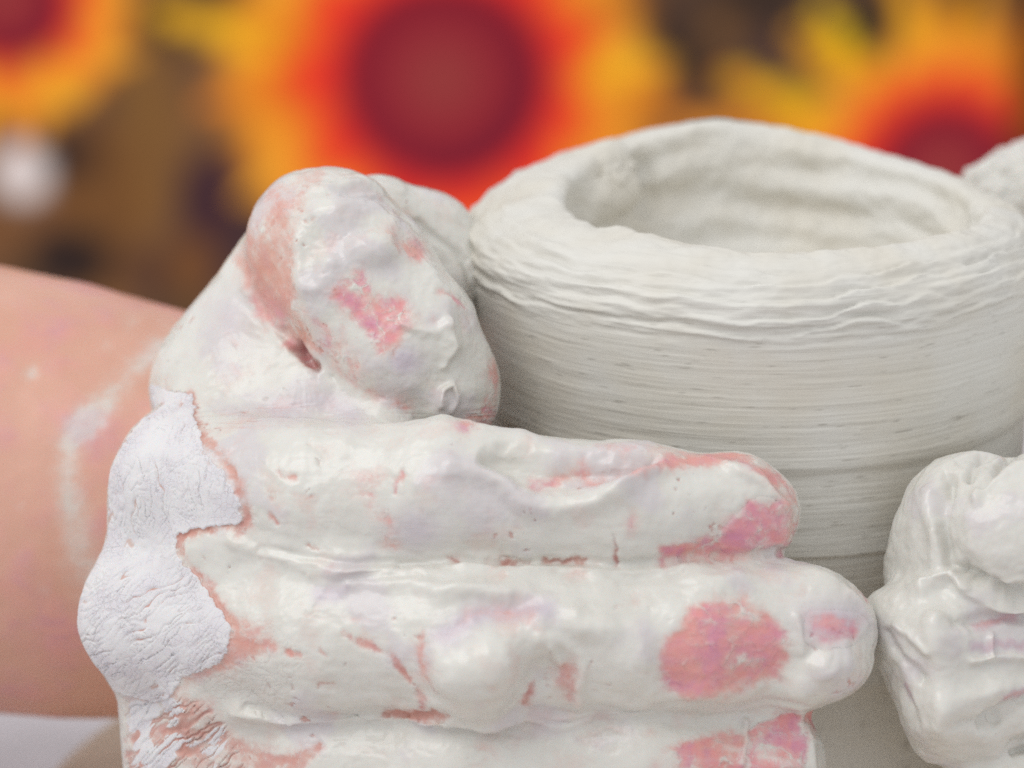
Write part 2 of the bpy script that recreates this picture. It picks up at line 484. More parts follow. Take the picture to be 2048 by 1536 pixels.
    flower(1500, -650, 190, 320, 500, 16, 0.2); flower(400, -700, 170, 290, 460, 16, 0.2); flower(2500, 1150, 190, 320, 500, 16, 0.2)
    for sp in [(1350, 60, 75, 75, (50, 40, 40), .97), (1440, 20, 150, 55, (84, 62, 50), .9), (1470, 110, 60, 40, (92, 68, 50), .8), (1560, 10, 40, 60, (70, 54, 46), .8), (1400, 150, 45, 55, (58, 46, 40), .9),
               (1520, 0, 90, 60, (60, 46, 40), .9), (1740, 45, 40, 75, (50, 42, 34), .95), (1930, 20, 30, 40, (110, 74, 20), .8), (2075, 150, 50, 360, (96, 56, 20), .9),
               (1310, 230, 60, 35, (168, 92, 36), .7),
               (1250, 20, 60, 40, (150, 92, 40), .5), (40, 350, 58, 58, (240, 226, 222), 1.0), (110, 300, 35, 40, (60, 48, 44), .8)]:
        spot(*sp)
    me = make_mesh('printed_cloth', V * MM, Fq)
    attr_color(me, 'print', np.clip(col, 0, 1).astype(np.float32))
    t = NT('printed_cotton')
    a = t.n('ShaderNodeAttribute', attribute_name='print').outputs['Color']
    wv = t.n('ShaderNodeTexWave', i={'Vector': t.coord(), 'Scale': 400.0}).outputs[1]
    t.set(Base_Color=a, Roughness=0.9, Specular_IOR_Level=0.1, Normal=t.bump(wv, 0.0002, 0.3))
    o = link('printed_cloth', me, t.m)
    o['label'] = 'hanging cloth printed with orange sunflowers with red hearts, out of focus behind'
    o['category'] = 'cloth'
build_cloth()

# ------------------------------------------------------------------ potter's wheel and pan
POT = np.array([37.0, 54.0])          # axis of the pot and wheel, mm
def lathe(prof, nth, center, wob=None):
    prof = np.array(prof, float); th = np.linspace(0, 2 * math.pi, nth, endpoint=False)
    r, z = prof[:, 0][:, None], prof[:, 1][:, None]
    V = np.stack([center[0] + r * np.cos(th), center[1] + r * np.sin(th), z + 0 * th], -1)
    n = len(prof); i = np.arange(n * nth).reshape(n, nth); j = np.roll(i, -1, 1)
    Fq = np.stack([i[:-1], j[:-1], j[1:], i[1:]], -1).reshape(-1, 4)
    return V.reshape(-1, 3), Fq
def build_wheel():
    t = NT('slip_covered_metal'); c = t.coord()
    col = t.mix(t.ramp(t.noise(40, 4, vec=c), 0.35, 0.65), lin(222, 206, 184), lin(206, 190, 168))
    t.set(Base_Color=col, Roughness=0.4, Normal=t.bump(t.noise(90, 4, vec=c), 0.001, 0.4))
    V, Fq = lathe([(0.5, -0.2), (60, -0.2), (114, -0.2), (117, -1.5), (117.5, -9), (114, -10.5), (30, -10.5), (29, -40), (0.5, -40)], 160, POT)
    o = link('wheel_head', make_mesh('wheel_head', V * MM, Fq), t.m)
    o['label'] = 'round wheel head smeared with beige slip under the clay pot'; o['category'] = 'wheel head'
    t = NT('pale_grey_plastic'); c = t.coord()
    col = t.mix(t.ramp(t.noise(25, 4, vec=c), 0.4, 0.7), lin(208, 203, 208), lin(198, 193, 197))
    t.set(Base_Color=col, Roughness=0.45)
    V, Fq = lathe([(34, -24), (34, -20), (150, -20), (205, -19), (214, -16), (219, -10), (224, 6), (228, 9), (233, 7), (233, 0), (229, -14), (222, -23), (205, -25), (34, -24)], 160, POT)
    o = link('splash_pan', make_mesh('splash_pan', V * MM, Fq), t.m)
    o['label'] = 'pale grey splash pan around the wheel, blurred below the forearm'; o['category'] = 'pan'
build_wheel()

# ------------------------------------------------------------------ the pot
def build_pot():
    # outer profile from foot to shoulder, over the rolled rim, down inside to the floor
    key = np.array([(30, 0), (40, 0.0), (42.3, 2), (42.6, 20), (42.2, 45), (41.8, 62), (42.0, 73.6), (42.7, 74.6), (42.7, 78), (43.5, 88), (44.3, 94), (44.6, 97.3), (43.8, 100.3),
                    (41.6, 102.8), (38.9, 104.5), (36.4, 105.0), (34.6, 104.0), (33.4, 101.8), (32.8, 98), (31.6, 92.5), (28.6, 87.8), (22, 85.4), (12, 84.8), (0.5, 84.7)], float)
    d = np.r_[0, np.cumsum(np.hypot(*np.diff(key, axis=0).T))]
    # dense smooth resample
    tt = np.r_[np.linspace(0, d[4] - 4, 24, endpoint=False), np.arange(d[4] - 4, d[15] + 20, .25), np.linspace(d[15] + 20, d[-1], 30)]
    pr = np.stack([np.interp(tt, d, key[:, 0]), np.interp(tt, d, key[:, 1])], 1)
    ker = np.hanning(13); ker /= ker.sum()
    for c in (0, 1):
        e = np.pad(pr[:, c], 6, mode='edge'); pr[:, c] = np.convolve(e, ker, 'valid')
    nth = 900
    V, Fq = lathe(pr, nth, POT)
    s = np.repeat(tt, nth); th = np.tile(np.linspace(0, 2 * math.pi, nth, endpoint=False), len(pr))
    r0 = np.repeat(pr[:, 0], nth); z0 = np.repeat(pr[:, 1], nth)
    s_sh = d[11]; s_rim = d[15]                       # shoulder, rim crown
    N = normals(V, Fq)
    cx, sx = np.cos(th), np.sin(th)
    def ring(f, k, off=0):                            # noise round the pot: f lumps round, k per mm of profile
        return np.stack([cx * f + off, sx * f + off, s * k], 1)
    wall = sst(s_sh + 3, s_sh - 4, s)               # 1 on the smooth wall
    top = sst(s_sh - 5, s_sh - 1, s) * sst(s_rim - 1.5, s_rim - 6.5, s)
    ins = sst(s_rim - 3, s_rim + 4, s)
    # fine drag lines of the turning clay
    f1 = fbm(ring(2.2, 1.7), 3); f2 = fbm(ring(5.0, 3.6, 3), 2); f3 = fbm(ring(1.2, 0.35, 8), 3)
    f4 = fbm(ring(1.0, 5.5, 31), 2)
    h = wall * (0.035 * f1 + 0.05 * f2 + 0.05 * f3 + 0.04 * f4)
    # torn, layered ledges on the shoulder
    wv = 1.1 * fbm(ring(1.6, 0.07, 5), 3) + .22 * noise(ring(9, .2, 2))
    saw = (s * 0.42 + wv) % 1.0
    ledge = np.where(saw < 0.8, saw / 0.8, (1 - saw) / 0.2)
    amp = 0.5 + 0.5 * fbm(ring(2.5, 0.2, 12), 3)
    h += top * (0.88 * (ledge - .5) * np.clip(amp, 0.1, 1.3) + 0.55 * fbm(ring(3, 0.6, 2), 4) + 0.10 * fbm(ring(12, 1.6, 2), 3))
    # rim and inside: broad finger waves and lumps
    rim = np.exp(-((s - s_rim) / 7) ** 2)
    h += rim * (0.5 * fbm(ring(4, .12, 1), 3) + .18 * fbm(ring(14, .5, 1), 3))
    step = np.sin((s - s_rim) * 0.95 + 2.2 * noise(ring(1.3, 0.05, 4)) + 1.2 * noise(ring(3.5, 0.1, 6)))
    h += ins * (0.5 * step * sst(0.9, 0.1, noise(ring(2, .05, 3))) + 0.9 * fbm(ring(3.2, 0.14, 9), 3) + .15 * fbm(ring(12, .6), 3))
    # turning ledges low on the wall
    zc = z0 + 1.6 * np.sin(th + 2.2)
    for zz, a in ((62, .3), (41, .35)):
        h += a * sst(zz - .2, zz + .25, zc) * sst(zz + 4, zz + .5, zc)
    V = V + N * h[:, None]
    # the rim rises to the back and dips at the left: hand-pressed
    w_top = sst(60, 106, V[:, 2]) * sst(16, 34, r0)
    V[:, 2] += w_top * (np.interp(np.degrees(th), [0, 25, 50, 75, 97, 120, 150, 180, 220, 270, 320, 360], [-2.5, -2.6, -1.2, 1.6, 3.4, 2.2, 0.6, 0, 0, 0, -.4, -2.5]) + .35 * noise(ring(5, 0, 4)))
    thick = np.interp(np.degrees(th), [0, 45, 90, 135, 165, 190, 225, 270, 315, 360], [0.2, 0, .3, 3.0, 5.0, 5.4, 4.2, 1.6, .6, .2])
    ww = thick * sst(s_sh + 2, s_rim + 1, s) * sst(4, 26, r0)
    V[:, 0] -= ww * np.cos(th); V[:, 1] -= ww * np.sin(th)
    # thick folded lump on the inner left, and a soft bite in the inner front lip
    def bump_at(az, sc_, wa, ws, hh):
        da = (th - math.radians(az) + math.pi) % (2 * math.pi) - math.pi
        return hh * np.exp(-(da / wa) ** 2 - ((s - sc_) / ws) ** 2)
    b = bump_at(163, s_rim + 9, .2, 4.5, -2.4) + bump_at(121, s_rim + 9, .10, 5, -2.6) \
        + bump_at(226, s_rim + 4, .10, 2.5, 1.6) + bump_at(214, s_rim + 5, .14, 4, -1.6) + bump_at(96, s_rim + 6, .35, 2.2, 1.0) + bump_at(60, s_rim + 9, .4, 2.2, .8)
    da = (th - math.radians(131) + math.pi) % (2 * math.pi) - math.pi
    b = b + 4.6 * np.exp(-(da / np.where(da > 0, .30, .055)) ** 2 - ((s - s_rim - 6.5) / 4.6) ** 2)
    V += normals(V, Fq) * b[:, None]
    me = make_mesh('clay_pot', V * MM, Fq)
    st = np.clip(wall * (0.75 * sst(0.42, .9, fbm(ring(11, 2.6, 21), 2)) + .3 * sst(0.0, .8, f4)) + top * .25 * sst(0.2, -.5, ledge - .5 + f3), 0, 1)
    a = me.attributes.new('streak', 'FLOAT', 'POINT'); a.data.foreach_set('value', st.astype(np.float32))
    o = link('clay_pot', me, clay_pot_mat())
    o['label'] = 'thick-rimmed wet clay pot being thrown between two clay-covered hands'; o['category'] = 'pot'
build_pot()

# ------------------------------------------------------------------ the potter: hand with forearm at the left, second hand at the right
person = bpy.data.objects.new('person', None); sc.collection.objects.link(person)
person['label'] = 'potter with bare forearm shaping the pot with both clay-smeared hands'
person['category'] = 'person'

HM = hand_mat('clay_smeared_skin')

def finish_hand(name, V, Fq, NG, cover, skin, label):
    me = make_mesh(name, to_world(V), Fq, NG)
    attr_color(me, 'cover', np.clip(cover, 0, 1)); attr_color(me, 'skin', np.clip(skin, 0, 1))
    o = link(name, me, HM, person); o['label'] = label
    return o

def build_near_hand():
    g = Clay((-175, -86, -26), (62, 40, 120), 1.45)
    C, E = g.cone, g.ell
    def chain(pts, rs, k=2.5, flat=1.0):
        for i in range(len(pts) - 1): C(P(*pts[i]), P(*pts[i + 1]), rs[i], rs[i + 1], k if i else 3.0, flat=flat)
    # forearm, wrist, back of the hand
    g.tag = 'arm'
    C(P(-900, 820, 104), P(-100, 962, 80), 40, 33.6, 4)
    C(P(-100, 962, 80), P(120, 1004, 78), 33.6, 32.5, 8); C(P(120, 1000, 78), P(420, 1045, 74), 32.5, 32, 8)
    g.tag = 'hand'
    C(P(560, 1040, 66), P(520, 985, 28), 22, 11, 8)
    C(P(560, 1090, 66), P(500, 1250, 28), 22, 11, 8)
    C(P(560, 1130, 66), P(520, 1500, 34), 20, 11, 8)
    C(P(560, 1180, 66), P(540, 1690, 40), 18, 9, 8)
    # four fingers
    k = 3.2
    chain([(372, 962, 20), (640, 992, 8), (880, 992, 3), (1260, 1018, 1), (1478, 1020, 4)], [10.4, 10.0, 10.0, 8.8, 7.8], k)
    C(P(1478, 1020, 4), P(1520, 1028, 5), 7.8, 5.6, 2)
    chain([(318, 1232, 20), (640, 1272, 6), (930, 1275, 0), (1390, 1272, -1), (1610, 1258, 3)], [10.3, 10.1, 10.5, 9.4, 8.8], k)
    C(P(1610, 1258, 3), P(1665, 1262, 4), 8.8, 6.6, 2)
    chain([(395, 1510, 24), (680, 1540, 11), (930, 1535, 5), (1300, 1530, 3), (1540, 1520, 6)], [9.8, 9.6, 10, 8.8, 8.0], k)
    chain([(440, 1720, 34), (700, 1760, 22), (900, 1770, 14), (1150, 1760, 10), (1330, 1745, 12)], [8.8, 8.4, 8.6, 7.6, 6.4], k)
    # clay and skin bridging the fingers
    C(P(420, 1110, 13), P(700, 1130, 4), 6.2, 5.4, 4); C(P(700, 1130, 5), P(1200, 1135, 3), 5.4, 4.4, 4); C(P(420, 1400, 15), P(1100, 1408, 4), 6.2, 5.0, 4); C(P(1100, 1408, 4), P(1560, 1390, 4), 5.0, 4.2, 4)
    # knuckle bosses, joined along the back of the hand
    C(P(352, 905, 25), P(340, 990, 23), 6.6, 7.0, 4); C(P(340, 990, 23), P(300, 1235, 22), 7.0, 8.2, 5); C(P(300, 1235, 22), P(330, 1370, 26), 8.2, 6.0, 5); C(P(330, 1370, 26), P(360, 1560, 28), 6.0, 7.2, 5)
    # thumb: web, first phalanx rising, bent joint, end phalanx pressing down on the pot
    C(P(520, 920, 44), P(470, 790, 38), 12, 11.0, 6)
    C(P(455, 770, 38), P(590, 565, 38), 11.0, 10.6, 5)
    C(P(470, 830, 28), P(760, 850, 20), 8.5, 6.3, 5)
    C(P(500, 720, 30), P(625, 770, 25), 6.5, 7.0, 4)
    lobe = [(652, 492, 28, 11.8, 3.0), (715, 575, 25, 12.2, .9), (805, 686, 23, 11.6, 1.0), (878, 760, 23, 8.8, 1.0), (904, 792, 23, 6.8, 1.0)]
    for q in range(4):
        C(P(*lobe[q][:3]), P(*lobe[q + 1][:3]), lobe[q][3], lobe[q + 1][3], lobe[q][4])
    # further roll of skin behind the joint, towards the pot
    C(P(755, 466, 42), P(846, 500, 46), 8.7, 7.6, 2.0)
    C(P(852, 490, 46), P(900, 560, 44), 8.2, 7, 2.5)
    V, Fq = g.nets()
    V, Fq, NG = refine_seen(V, Fq, 3, lambda V, u, v, l: (g.near(V, 'hand') < g.near(V, 'arm') + 1.0) | (l < 1))
    N = normals(V, Fq, NG); B = Brush(V, N)
    u, v, d = B.u, B.v, V[:, 2]
    arm = sst(-0.5, 3.0, g.near(V, 'hand') - np.maximum(g.near(V, 'arm'), 0))        # bare forearm
    hnd = 1 - arm
    # ---- coverage
    wet = 0.96 * np.ones(len(V)); dry = np.zeros(len(V)); mau = np.zeros(len(V)); pink = np.zeros(len(V)); brown = np.zeros(len(V))
    wet = wet * (1 - arm)
    big = fbm(V * 0.09 + 3, 4); mid_ = fbm(V * 0.28 + 8, 4); fine = fbm(V * 0.9, 3)
    mau = np.maximum(mau, sst(0.15, 0.6, big) * .45)
    ca, sa = math.cos(.12), math.sin(.12)
    onth = sst(860, 800, v)
    al, ac = (u * ca + v * sa), (-u * sa + v * ca)
    al, ac = al * (1 - onth) + onth * (u * .5 + v * .86), ac * (1 - onth) + onth * (u * .86 - v * .5)
    stk = fbm(np.stack([al * .009, ac * .024, d * .03], 1), 4, gain=.55)
    film = fbm(V * .16 + 60, 4, gain=.6)
    wet = wet - hnd * .24 * sst(0.0, .8, film + .2 * stk) - hnd * .10 * sst(.25, .75, stk + .3 * mid_)
    thin = sst(.10, .02, np.abs(fbm(V * .22 + 200, 3))) * sst(-.1, .4, noise(V * .3 + 7)) + .6 * sst(.09, .02, np.abs(fbm(V * .5 + 300, 2)))
    def bare(m, a=1.0, p=0.6, b=0.0, jit=0.5):
        """rub the clay off where m is 1, leaving skin of pinkness p"""
        nonlocal wet, pink, brown, dry
        m = np.clip(m * (1 + jit * (mid_ * .4 + fine * .2)), 0, 1)
        a = np.clip(a * (0.88 + .5 * stk + .25 * mid_ - .4 * thin), 0, .95); p = np.clip(p * (1 + .5 * mid_), 0, 1)
        wet = wet * (1 - a * m); dry = dry * (1 - m)
        pink = pink * (1 - m) + p * m; brown = brown * (1 - m) + b * m
    pink = 0.35 * hnd + arm * np.clip(.08 + .5 * big + .18 * mid_, 0, .5)
    # dried zone over the knuckles
    D1 = [(300, 770), (378, 790), (399, 859), (409, 911), (451, 947), (477, 999), (482, 1041), (461, 1051), (383, 1056), (357, 1072), (357, 1113), (409, 1181), (445, 1232), (461, 1258), (456, 1310), (420, 1331), (368, 1362), (337, 1398), (311, 1403), (254, 1393), (150, 1360), (100, 1200), (200, 900)]
    dryz = B.poly(D1, 3) * hnd
    # pinkish border where the slip has dried back
    bare(B.line([(375, 792), (402, 862), (430, 905), (462, 940), (487, 1000), (490, 1046), (455, 1056), (372, 1066), (366, 1110), (418, 1186), (452, 1232), (470, 1275)], 13), .8, .25, .42)
    bare(B.poly([(455, 1240), (540, 1240), (545, 1300), (480, 1330), (420, 1345), (340, 1405), (330, 1390), (400, 1345), (455, 1310)], 24), .75, .35, .25)
    bare(B.poly([(252, 1398), (330, 1400), (420, 1430), (500, 1480), (640, 1500), (600, 1560), (260, 1580)], 24), .55, .3, .4, 1.2)
    dry = np.maximum(dry * 1.0, dryz)
    lowdry = B.poly([(255, 1405), (330, 1395), (420, 1420), (470, 1480), (520, 1600), (240, 1600)], 12)
    # wrinkle lines in the dried clay: upright over the first knuckle, slanting over the second
    def lines(ang, per, along, ph, width, warp=.7):
        c_, s_ = math.cos(math.radians(ang)), math.sin(math.radians(ang))
        q = np.stack([(u * c_ + v * s_) * along, (-u * s_ + v * c_) * per, 0 * u + ph], 1)
        q = q + (warp * noise(V * .22 + ph))[:, None] * np.array([0, 1, 0]) + (.3 * noise(V * .6 + ph))[:, None] * np.array([0, 1, 0])
        return sst(width, 0.0, np.abs(noise(q)))
    vert = np.maximum(lines(82, .045, .007, 1.5, .09), .7 * lines(100, .085, .02, 7.5, .08))
    diag = np.maximum(lines(-34, .05, .006, 3.5, .10), .7 * lines(-50, .09, .015, 9.5, .09))
    cross = np.maximum(lines(20, .07, .03, 5.5, .08), lines(-5, .1, .04, 6.5, .07))
    lowm = sst(1080, 1150, v + 40 * big)
    gate = sst(-.5, .2, noise(V * .18 + 40))
    wrk = np.clip(vert * (1 - lowm) + diag * lowm, 0, 1) * gate
    wrk = np.maximum(wrk, .65 * cross * sst(-.2, .4, noise(V * .2 + 90)))
    wrinkle = wrk * dryz
    dry = dry * (1 - .62 * wrinkle); pink = np.where(dryz > .3, .3, pink); brown = np.where(dryz > .3, .55, brown)
    wet = np.where(dryz > .3, np.minimum(wet, .45 + .3 * big), wet)
    ld = np.maximum(lines(-30, .045, .005, 13.5, .16), .6 * lines(-45, .09, .012, 19.5, .12))
    dry = np.maximum(dry, .8 * lowdry * sst(-.35, .1, noise(V * .2 + 12) - .5 * ld))
    wet = wet * (1 - .65 * lowdry * ld)
    brown = np.maximum(brown, .6 * lowdry * ld)
    near_ = np.clip(B.poly([(440, 1230), (560, 1230), (620, 1330), (560, 1420), (420, 1450), (330, 1420), (400, 1340)], 20), 0, 1)
    wet = wet * (1 - .15 * near_ * np.maximum(ld, cross))
    # thumb
    bare(B.poly([(470, 512), (550, 400), (640, 350), (620, 420), (590, 500), (600, 600), (640, 700), (600, 690), (540, 610)], 28), .6, .2)
    bare(B.line([(475, 520), (540, 600), (600, 680)], 17), .5, .25, .15)
    bare(B.poly([(660, 590), (690, 552), (732, 545), (748, 590), (812, 600), (822, 640), (792, 682), (762, 702), (722, 652), (690, 612)], 23), .85, .95)
    bare(B.poly([(765, 470), (800, 452), (850, 475), (852, 520), (830, 528), (795, 505)], 23), .8, .7)
    bare(B.line([(868, 592), (922, 612)], 8), .6, .6)
    bare(B.poly([(612, 620), (660, 640), (720, 700), (770, 780), (830, 825), (780, 815), (700, 760), (640, 700)], 26), .5, .55, jit=1.4)
    bare(B.poly([(690, 440), (770, 440), (860, 500), (800, 500)], 26), .35, .3)
    bare(B.line([(1000, 740), (990, 800), (930, 856)], 26), .9, .8)
    bare(B.poly([(490, 600), (530, 590), (565, 650), (560, 672), (520, 640)], 24), .65, .6)
    bare(B.line([(575, 690), (625, 732)], 13), .9, .7, .6)
    bare(B.line([(700, 385), (770, 395), (850, 440)], 9), .4, .0, .35)
    bare(B.line([(520, 400), (620, 345), (700, 335)], 26), .22, .2)
    mau = np.maximum(mau, B.blob(812, 722, 34, 34) * 1.2)
    # web and back of fingers
    bare(B.line([(560, 945), (585, 950)], 9), .8, .4, .2); bare(B.line([(535, 985), (545, 1000)], 7), .7, .3, .2); bare(B.line([(542, 1030), (552, 1045)], 6), .7, .3, .2)
    bare(B.line([(735, 945), (730, 1010), (770, 1040), (780, 1085)], 19), .55, .5, jit=1.4); bare(B.line([(800, 945), (785, 985)], 8), .6, .5)
    bare(B.line([(622, 1092), (640, 1098)], 6), .8, .3, .8)
    for a, b in (((895, 1118), (912, 1126)), ((1005, 1122), (1055, 1122)), ((1085, 1122), (1165, 1124))):
        bare(B.line([a, b], 6), .8, .3, .9)
    bare(B.line([(1265, 1032), (1268, 1068)], 13), .5, .6); bare(B.line([(1230, 1078), (1234, 1125)], 6), .85, .5, .8)
    bare(B.line([(440, 860), (520, 830), (600, 800)], 16), .3, .3, jit=1.6)
    bare(B.line([(1070, 965), (1150, 930), (1190, 955), (1330, 928), (1450, 908)], 19), .6, .55)
    bare(B.line([(1330, 925), (1470, 912), (1550, 955), (1592, 1030), (1590, 1090)], 24, rag=True), .75, .6)
    bare(B.line([(1200, 895), (1400, 897), (1500, 910)], 9), .5, .5)
    # nail beds and rubbed middle joints
    NAIL1 = [(1440, 1062), (1485, 1005), (1530, 992), (1566, 1010), (1577, 1050), (1574, 1090), (1520, 1099), (1449, 1108), (1430, 1090)]
    bare(B.poly([(1322, 1100), (1377, 1080), (1449, 1059), (1492, 1001), (1559, 1006), (1573, 1087), (1520, 1100), (1449, 1112), (1329, 1126)], 20), .95, .9)
    bare(B.poly([(1377, 1217), (1425, 1193), (1487, 1202), (1540, 1226), (1568, 1260), (1583, 1317), (1559, 1351), (1449, 1380), (1372, 1391), (1324, 1375), (1324, 1327), (1329, 1269), (1358, 1260)], 20), .95, .78, jit=.35)
    NAIL2 = [(1604, 1240), (1620, 1222), (1660, 1214), (1705, 1222), (1730, 1240), (1735, 1262), (1718, 1284), (1680, 1296), (1630, 1298), (1606, 1284), (1600, 1262)]
    bare(B.poly([(1600, 1225), (1660, 1215), (1725, 1235), (1705, 1270), (1650, 1290), (1605, 1295)], 21), .5, .7)
    mau = np.maximum(mau, B.blob(1665, 1240, 70, 40) * .9)
    bare(B.line([(1560, 1112), (1640, 1112), (1710, 1150), (1740, 1190)], 12), .55, .6)
    bare(B.poly([(1310, 1512), (1400, 1471), (1463, 1456), (1487, 1471), (1495, 1600), (1280, 1600)], 21), .85, .75)
    NAIL3 = [(1490, 1468), (1535, 1434), (1597, 1425), (1612, 1495), (1596, 1560), (1500, 1560)]
    bare(B.poly(NAIL3, 6), .9, .9); bare(B.poly([(1610, 1425), (1640, 1425), (1660, 1470), (1618, 1480)], 20), .9, 1.0)
    bare(B.poly([(1110, 1330), (1140, 1312), (1168, 1345), (1160, 1395), (1115, 1398)], 23), .6, .5, .3); bare(B.line([(1050, 1400), (1068, 1375)], 9), .85, .5, .7)
    bare(B.line([(690, 1268), (760, 1295), (800, 1330), (850, 1400)], 8), .7, .4, .35, 1.2); bare(B.line([(850, 1260), (845, 1320), (880, 1380)], 7), .6, .4, .2)
    bare(B.line([(770, 1424), (900, 1420)], 8), .8, .2, .6, 1.2); bare(B.line([(570, 1305), (600, 1315)], 8), .7, .4); bare(B.line([(640, 1310), (650, 1318)], 6), .6, .4)
    bare(B.poly([(830, 1260), (870, 1270), (880, 1400), (840, 1400)], 26), .35, .4)
    bare(B.line([(480, 1490), (560, 1520), (640, 1500)], 12), .6, .3, .4)
    spk_ = sst(.52, .75, fbm(V * .55 + 101, 3)) * sst(0.05, .5, fbm(V * .09 + 50, 2)) * hnd * (1 - dryz)
    wet = wet * (1 - .6 * spk_); brown = np.maximum(brown, .35 * spk_)
    bare(B.line([(1060, 1240), (960, 1225), (890, 1270)], 16), .3, .3); mau = np.maximum(mau, B.line([(890, 1265), (980, 1225), (1090, 1225)], 26) * .9)
    mau = np.maximum(mau, B.line([(560, 820), (640, 800), (700, 830)], 30) * .7); mau = np.maximum(mau, B.line([(640, 1190), (700, 1185)], 18) * .8)
    mau = np.maximum(mau, B.blob(830, 1060, 60, 40) * .7); mau = np.maximum(mau, B.blob(460, 640, 50, 60) * .6); mau = np.maximum(mau, B.blob(1590, 1120, 60, 14) * .7)
    # smear ring on the forearm
    ringm = B.line([(335, 675), (250, 760), (165, 850), (130, 940), (150, 1040), (165, 1120), (215, 1220)], 28, rag=True, wid2=42) * sst(0, .2, arm)
    wet = np.maximum(wet, 0.62 * np.clip(ringm * (1 + .8 * big), 0, 1))
    for bu, bv, br_, ba in ((60, 750, 18, .5), (215, 690, 14, .3), (40, 1010, 12, .3), (260, 640, 22, .25), (90, 1180, 16, .3), (250, 900, 26, .25)):
        wet = np.maximum(wet, B.blob(bu, bv, br_, br_, rag=True) * ba * arm)
    wet = np.maximum(wet, arm * .5 * sst(380, 250, u * 0 + 240) * 0)
    # ---- relief
    h = hnd * (0.38 * big + 0.06 * mid_ + 0.012 * fine)
    h += 0.45 * (np.clip(wet, 0, 1) - 1) * hnd * (1 - dryz)
    h += hnd * 0.08 * dryz - 0.26 * wrinkle - .2 * lowdry * ld - .015 * near_ * cross
    def ridge(pts, w_, hh, **kw):
        nonlocal h; h = h + 1.45 * hh * B.amp * B.line(pts, w_, rag=False, **kw)
    def lump(uu, vv, a, b, hh, rot=0, power=1.0):
        nonlocal h; h = h + 1.45 * hh * B.blob(uu, vv, a, b, rot, power=power)
    # index finger: scooped clay with a rolled edge
    h += -2.5 * B.poly([(965, 915), (1030, 905), (1160, 918), (1300, 915), (1270, 940), (1200, 965), (1140, 985), (1060, 975), (1000, 945)], 20, rag=False)
    ridge([(900, 935), (985, 955), (1045, 1002), (1140, 1018), (1225, 985), (1270, 962)], 24, 1.0); ridge([(1255, 960), (1330, 940), (1430, 922), (1510, 945), (1560, 1010)], 16, .55)
    lump(1235, 985, 30, 30, .7); lump(1400, 1000, 80, 50, .5, -20)
    ridge([(1450, 930), (1545, 985), (1578, 1060), (1572, 1095)], 9, .35)
    ridge([(690, 870), (820, 850), (950, 862), (1050, 868)], 30, .5); lump(860, 980, 60, 50, .5)
    # fill between index and middle
    ridge([(430, 1090), (600, 1120), (800, 1150), (1000, 1160), (1200, 1150)], 36, .6); ridge([(440, 1075), (560, 1115), (640, 1130)], 14, .2)
    ridge([(700, 1180), (860, 1178), (1010, 1190)], 12, .4); ridge([(880, 1190), (1000, 1180), (1160, 1225)], 14, .4)
    ridge([(520, 1098), (700, 1124), (950, 1124), (1230, 1128), (1420, 1116), (1580, 1102)], 10, -.35); ridge([(500, 1408), (760, 1420), (1100, 1412), (1350, 1404), (1600, 1384)], 10, -.4)
    ridge([(620, 1150), (900, 1148), (1250, 1142), (1450, 1130)], 12, .3)
    # middle finger: heavy drips
    lump(955, 1347, 84, 72, 2.5, power=1.7); lump(1088, 1345, 34, 36, -.9, power=1.6); ridge([(1075, 1285), (1130, 1290), (1168, 1340), (1165, 1395)], 14, .45); ridge([(980, 1310), (1060, 1255), (1130, 1235), (1200, 1260)], 40, 1.3); lump(1080, 1300, 40, 40, .6)
    ridge([(1100, 1300), (1120, 1330)], 10, .5); lump(1262, 1330, 50, 70, .9); ridge([(1280, 1260), (1300, 1380)], 24, .4)
    lump(1665, 1345, 72, 48, 1.7, -15, 2.2); lump(1590, 1360, 26, 22, .9); lump(1640, 1325, 20, 16, .6)
    ridge([(1400, 1165), (1520, 1150), (1640, 1160), (1700, 1200)], 26, .5); ridge([(1590, 1230), (1600, 1300)], 9, .35)
    ridge([(1700, 1190), (1735, 1240)], 10, .35)
    # between middle and ring
    ridge([(480, 1420), (700, 1425), (950, 1425), (1200, 1415), (1350, 1400), (1500, 1385), (1600, 1385)], 24, .9)
    ridge([(860, 1440), (1000, 1425), (1100, 1455), (1180, 1445)], 12, .5); lump(560, 1440, 80, 20, .5); lump(1590, 1400, 50, 22, 1.1)
    ridge([(1490, 1440), (1480, 1536)], 7, .45); ridge([(1602, 1420), (1622, 1536)], 11, .6); lump(1560, 1530, 40, 22, .8)
    # thumb crusts
    lump(745, 500, 42, 34, 1.5, 10, 1.6); lump(668, 440, 42, 34, 1.0); ridge([(600, 470), (650, 425), (720, 425), (770, 450)], 22, .7)
    ridge([(590, 490), (600, 560), (640, 575), (660, 530)], 16, .5); ridge([(855, 560), (880, 620), (900, 690)], 30, .6); ridge([(880, 650), (900, 690), (885, 730)], 10, .6)
    ridge([(800, 645), (850, 660), (885, 655)], 9, .45); ridge([(876, 802), (880, 780), (906, 774), (912, 795), (900, 812)], 7, .55); lump(880, 815, 22, 30, .7)
    ridge([(690, 395), (790, 410), (870, 470), (930, 520), (960, 600)], 9, -.5); ridge([(640, 375), (730, 365), (800, 385)], 12, .35)
    ridge([(690, 395), (770, 400), (830, 430)], 6, .35); ridge([(490, 570), (530, 630), (575, 695)], 16, .4)
    ridge([(560, 665), (598, 700), (628, 734)], 9, -.5, wid2=8); ridge([(588, 694), (628, 736)], 7, -1.5)
    # fine folds radiating from the thumb web
    a = np.arctan2(v - 715, u - 610); r = np.hypot(u - 610, v - 715)
    web = sst(330, 150, r) * sst(30, 90, r) * sst(-.2, .4, np.cos(a - 2.6)) * B.face
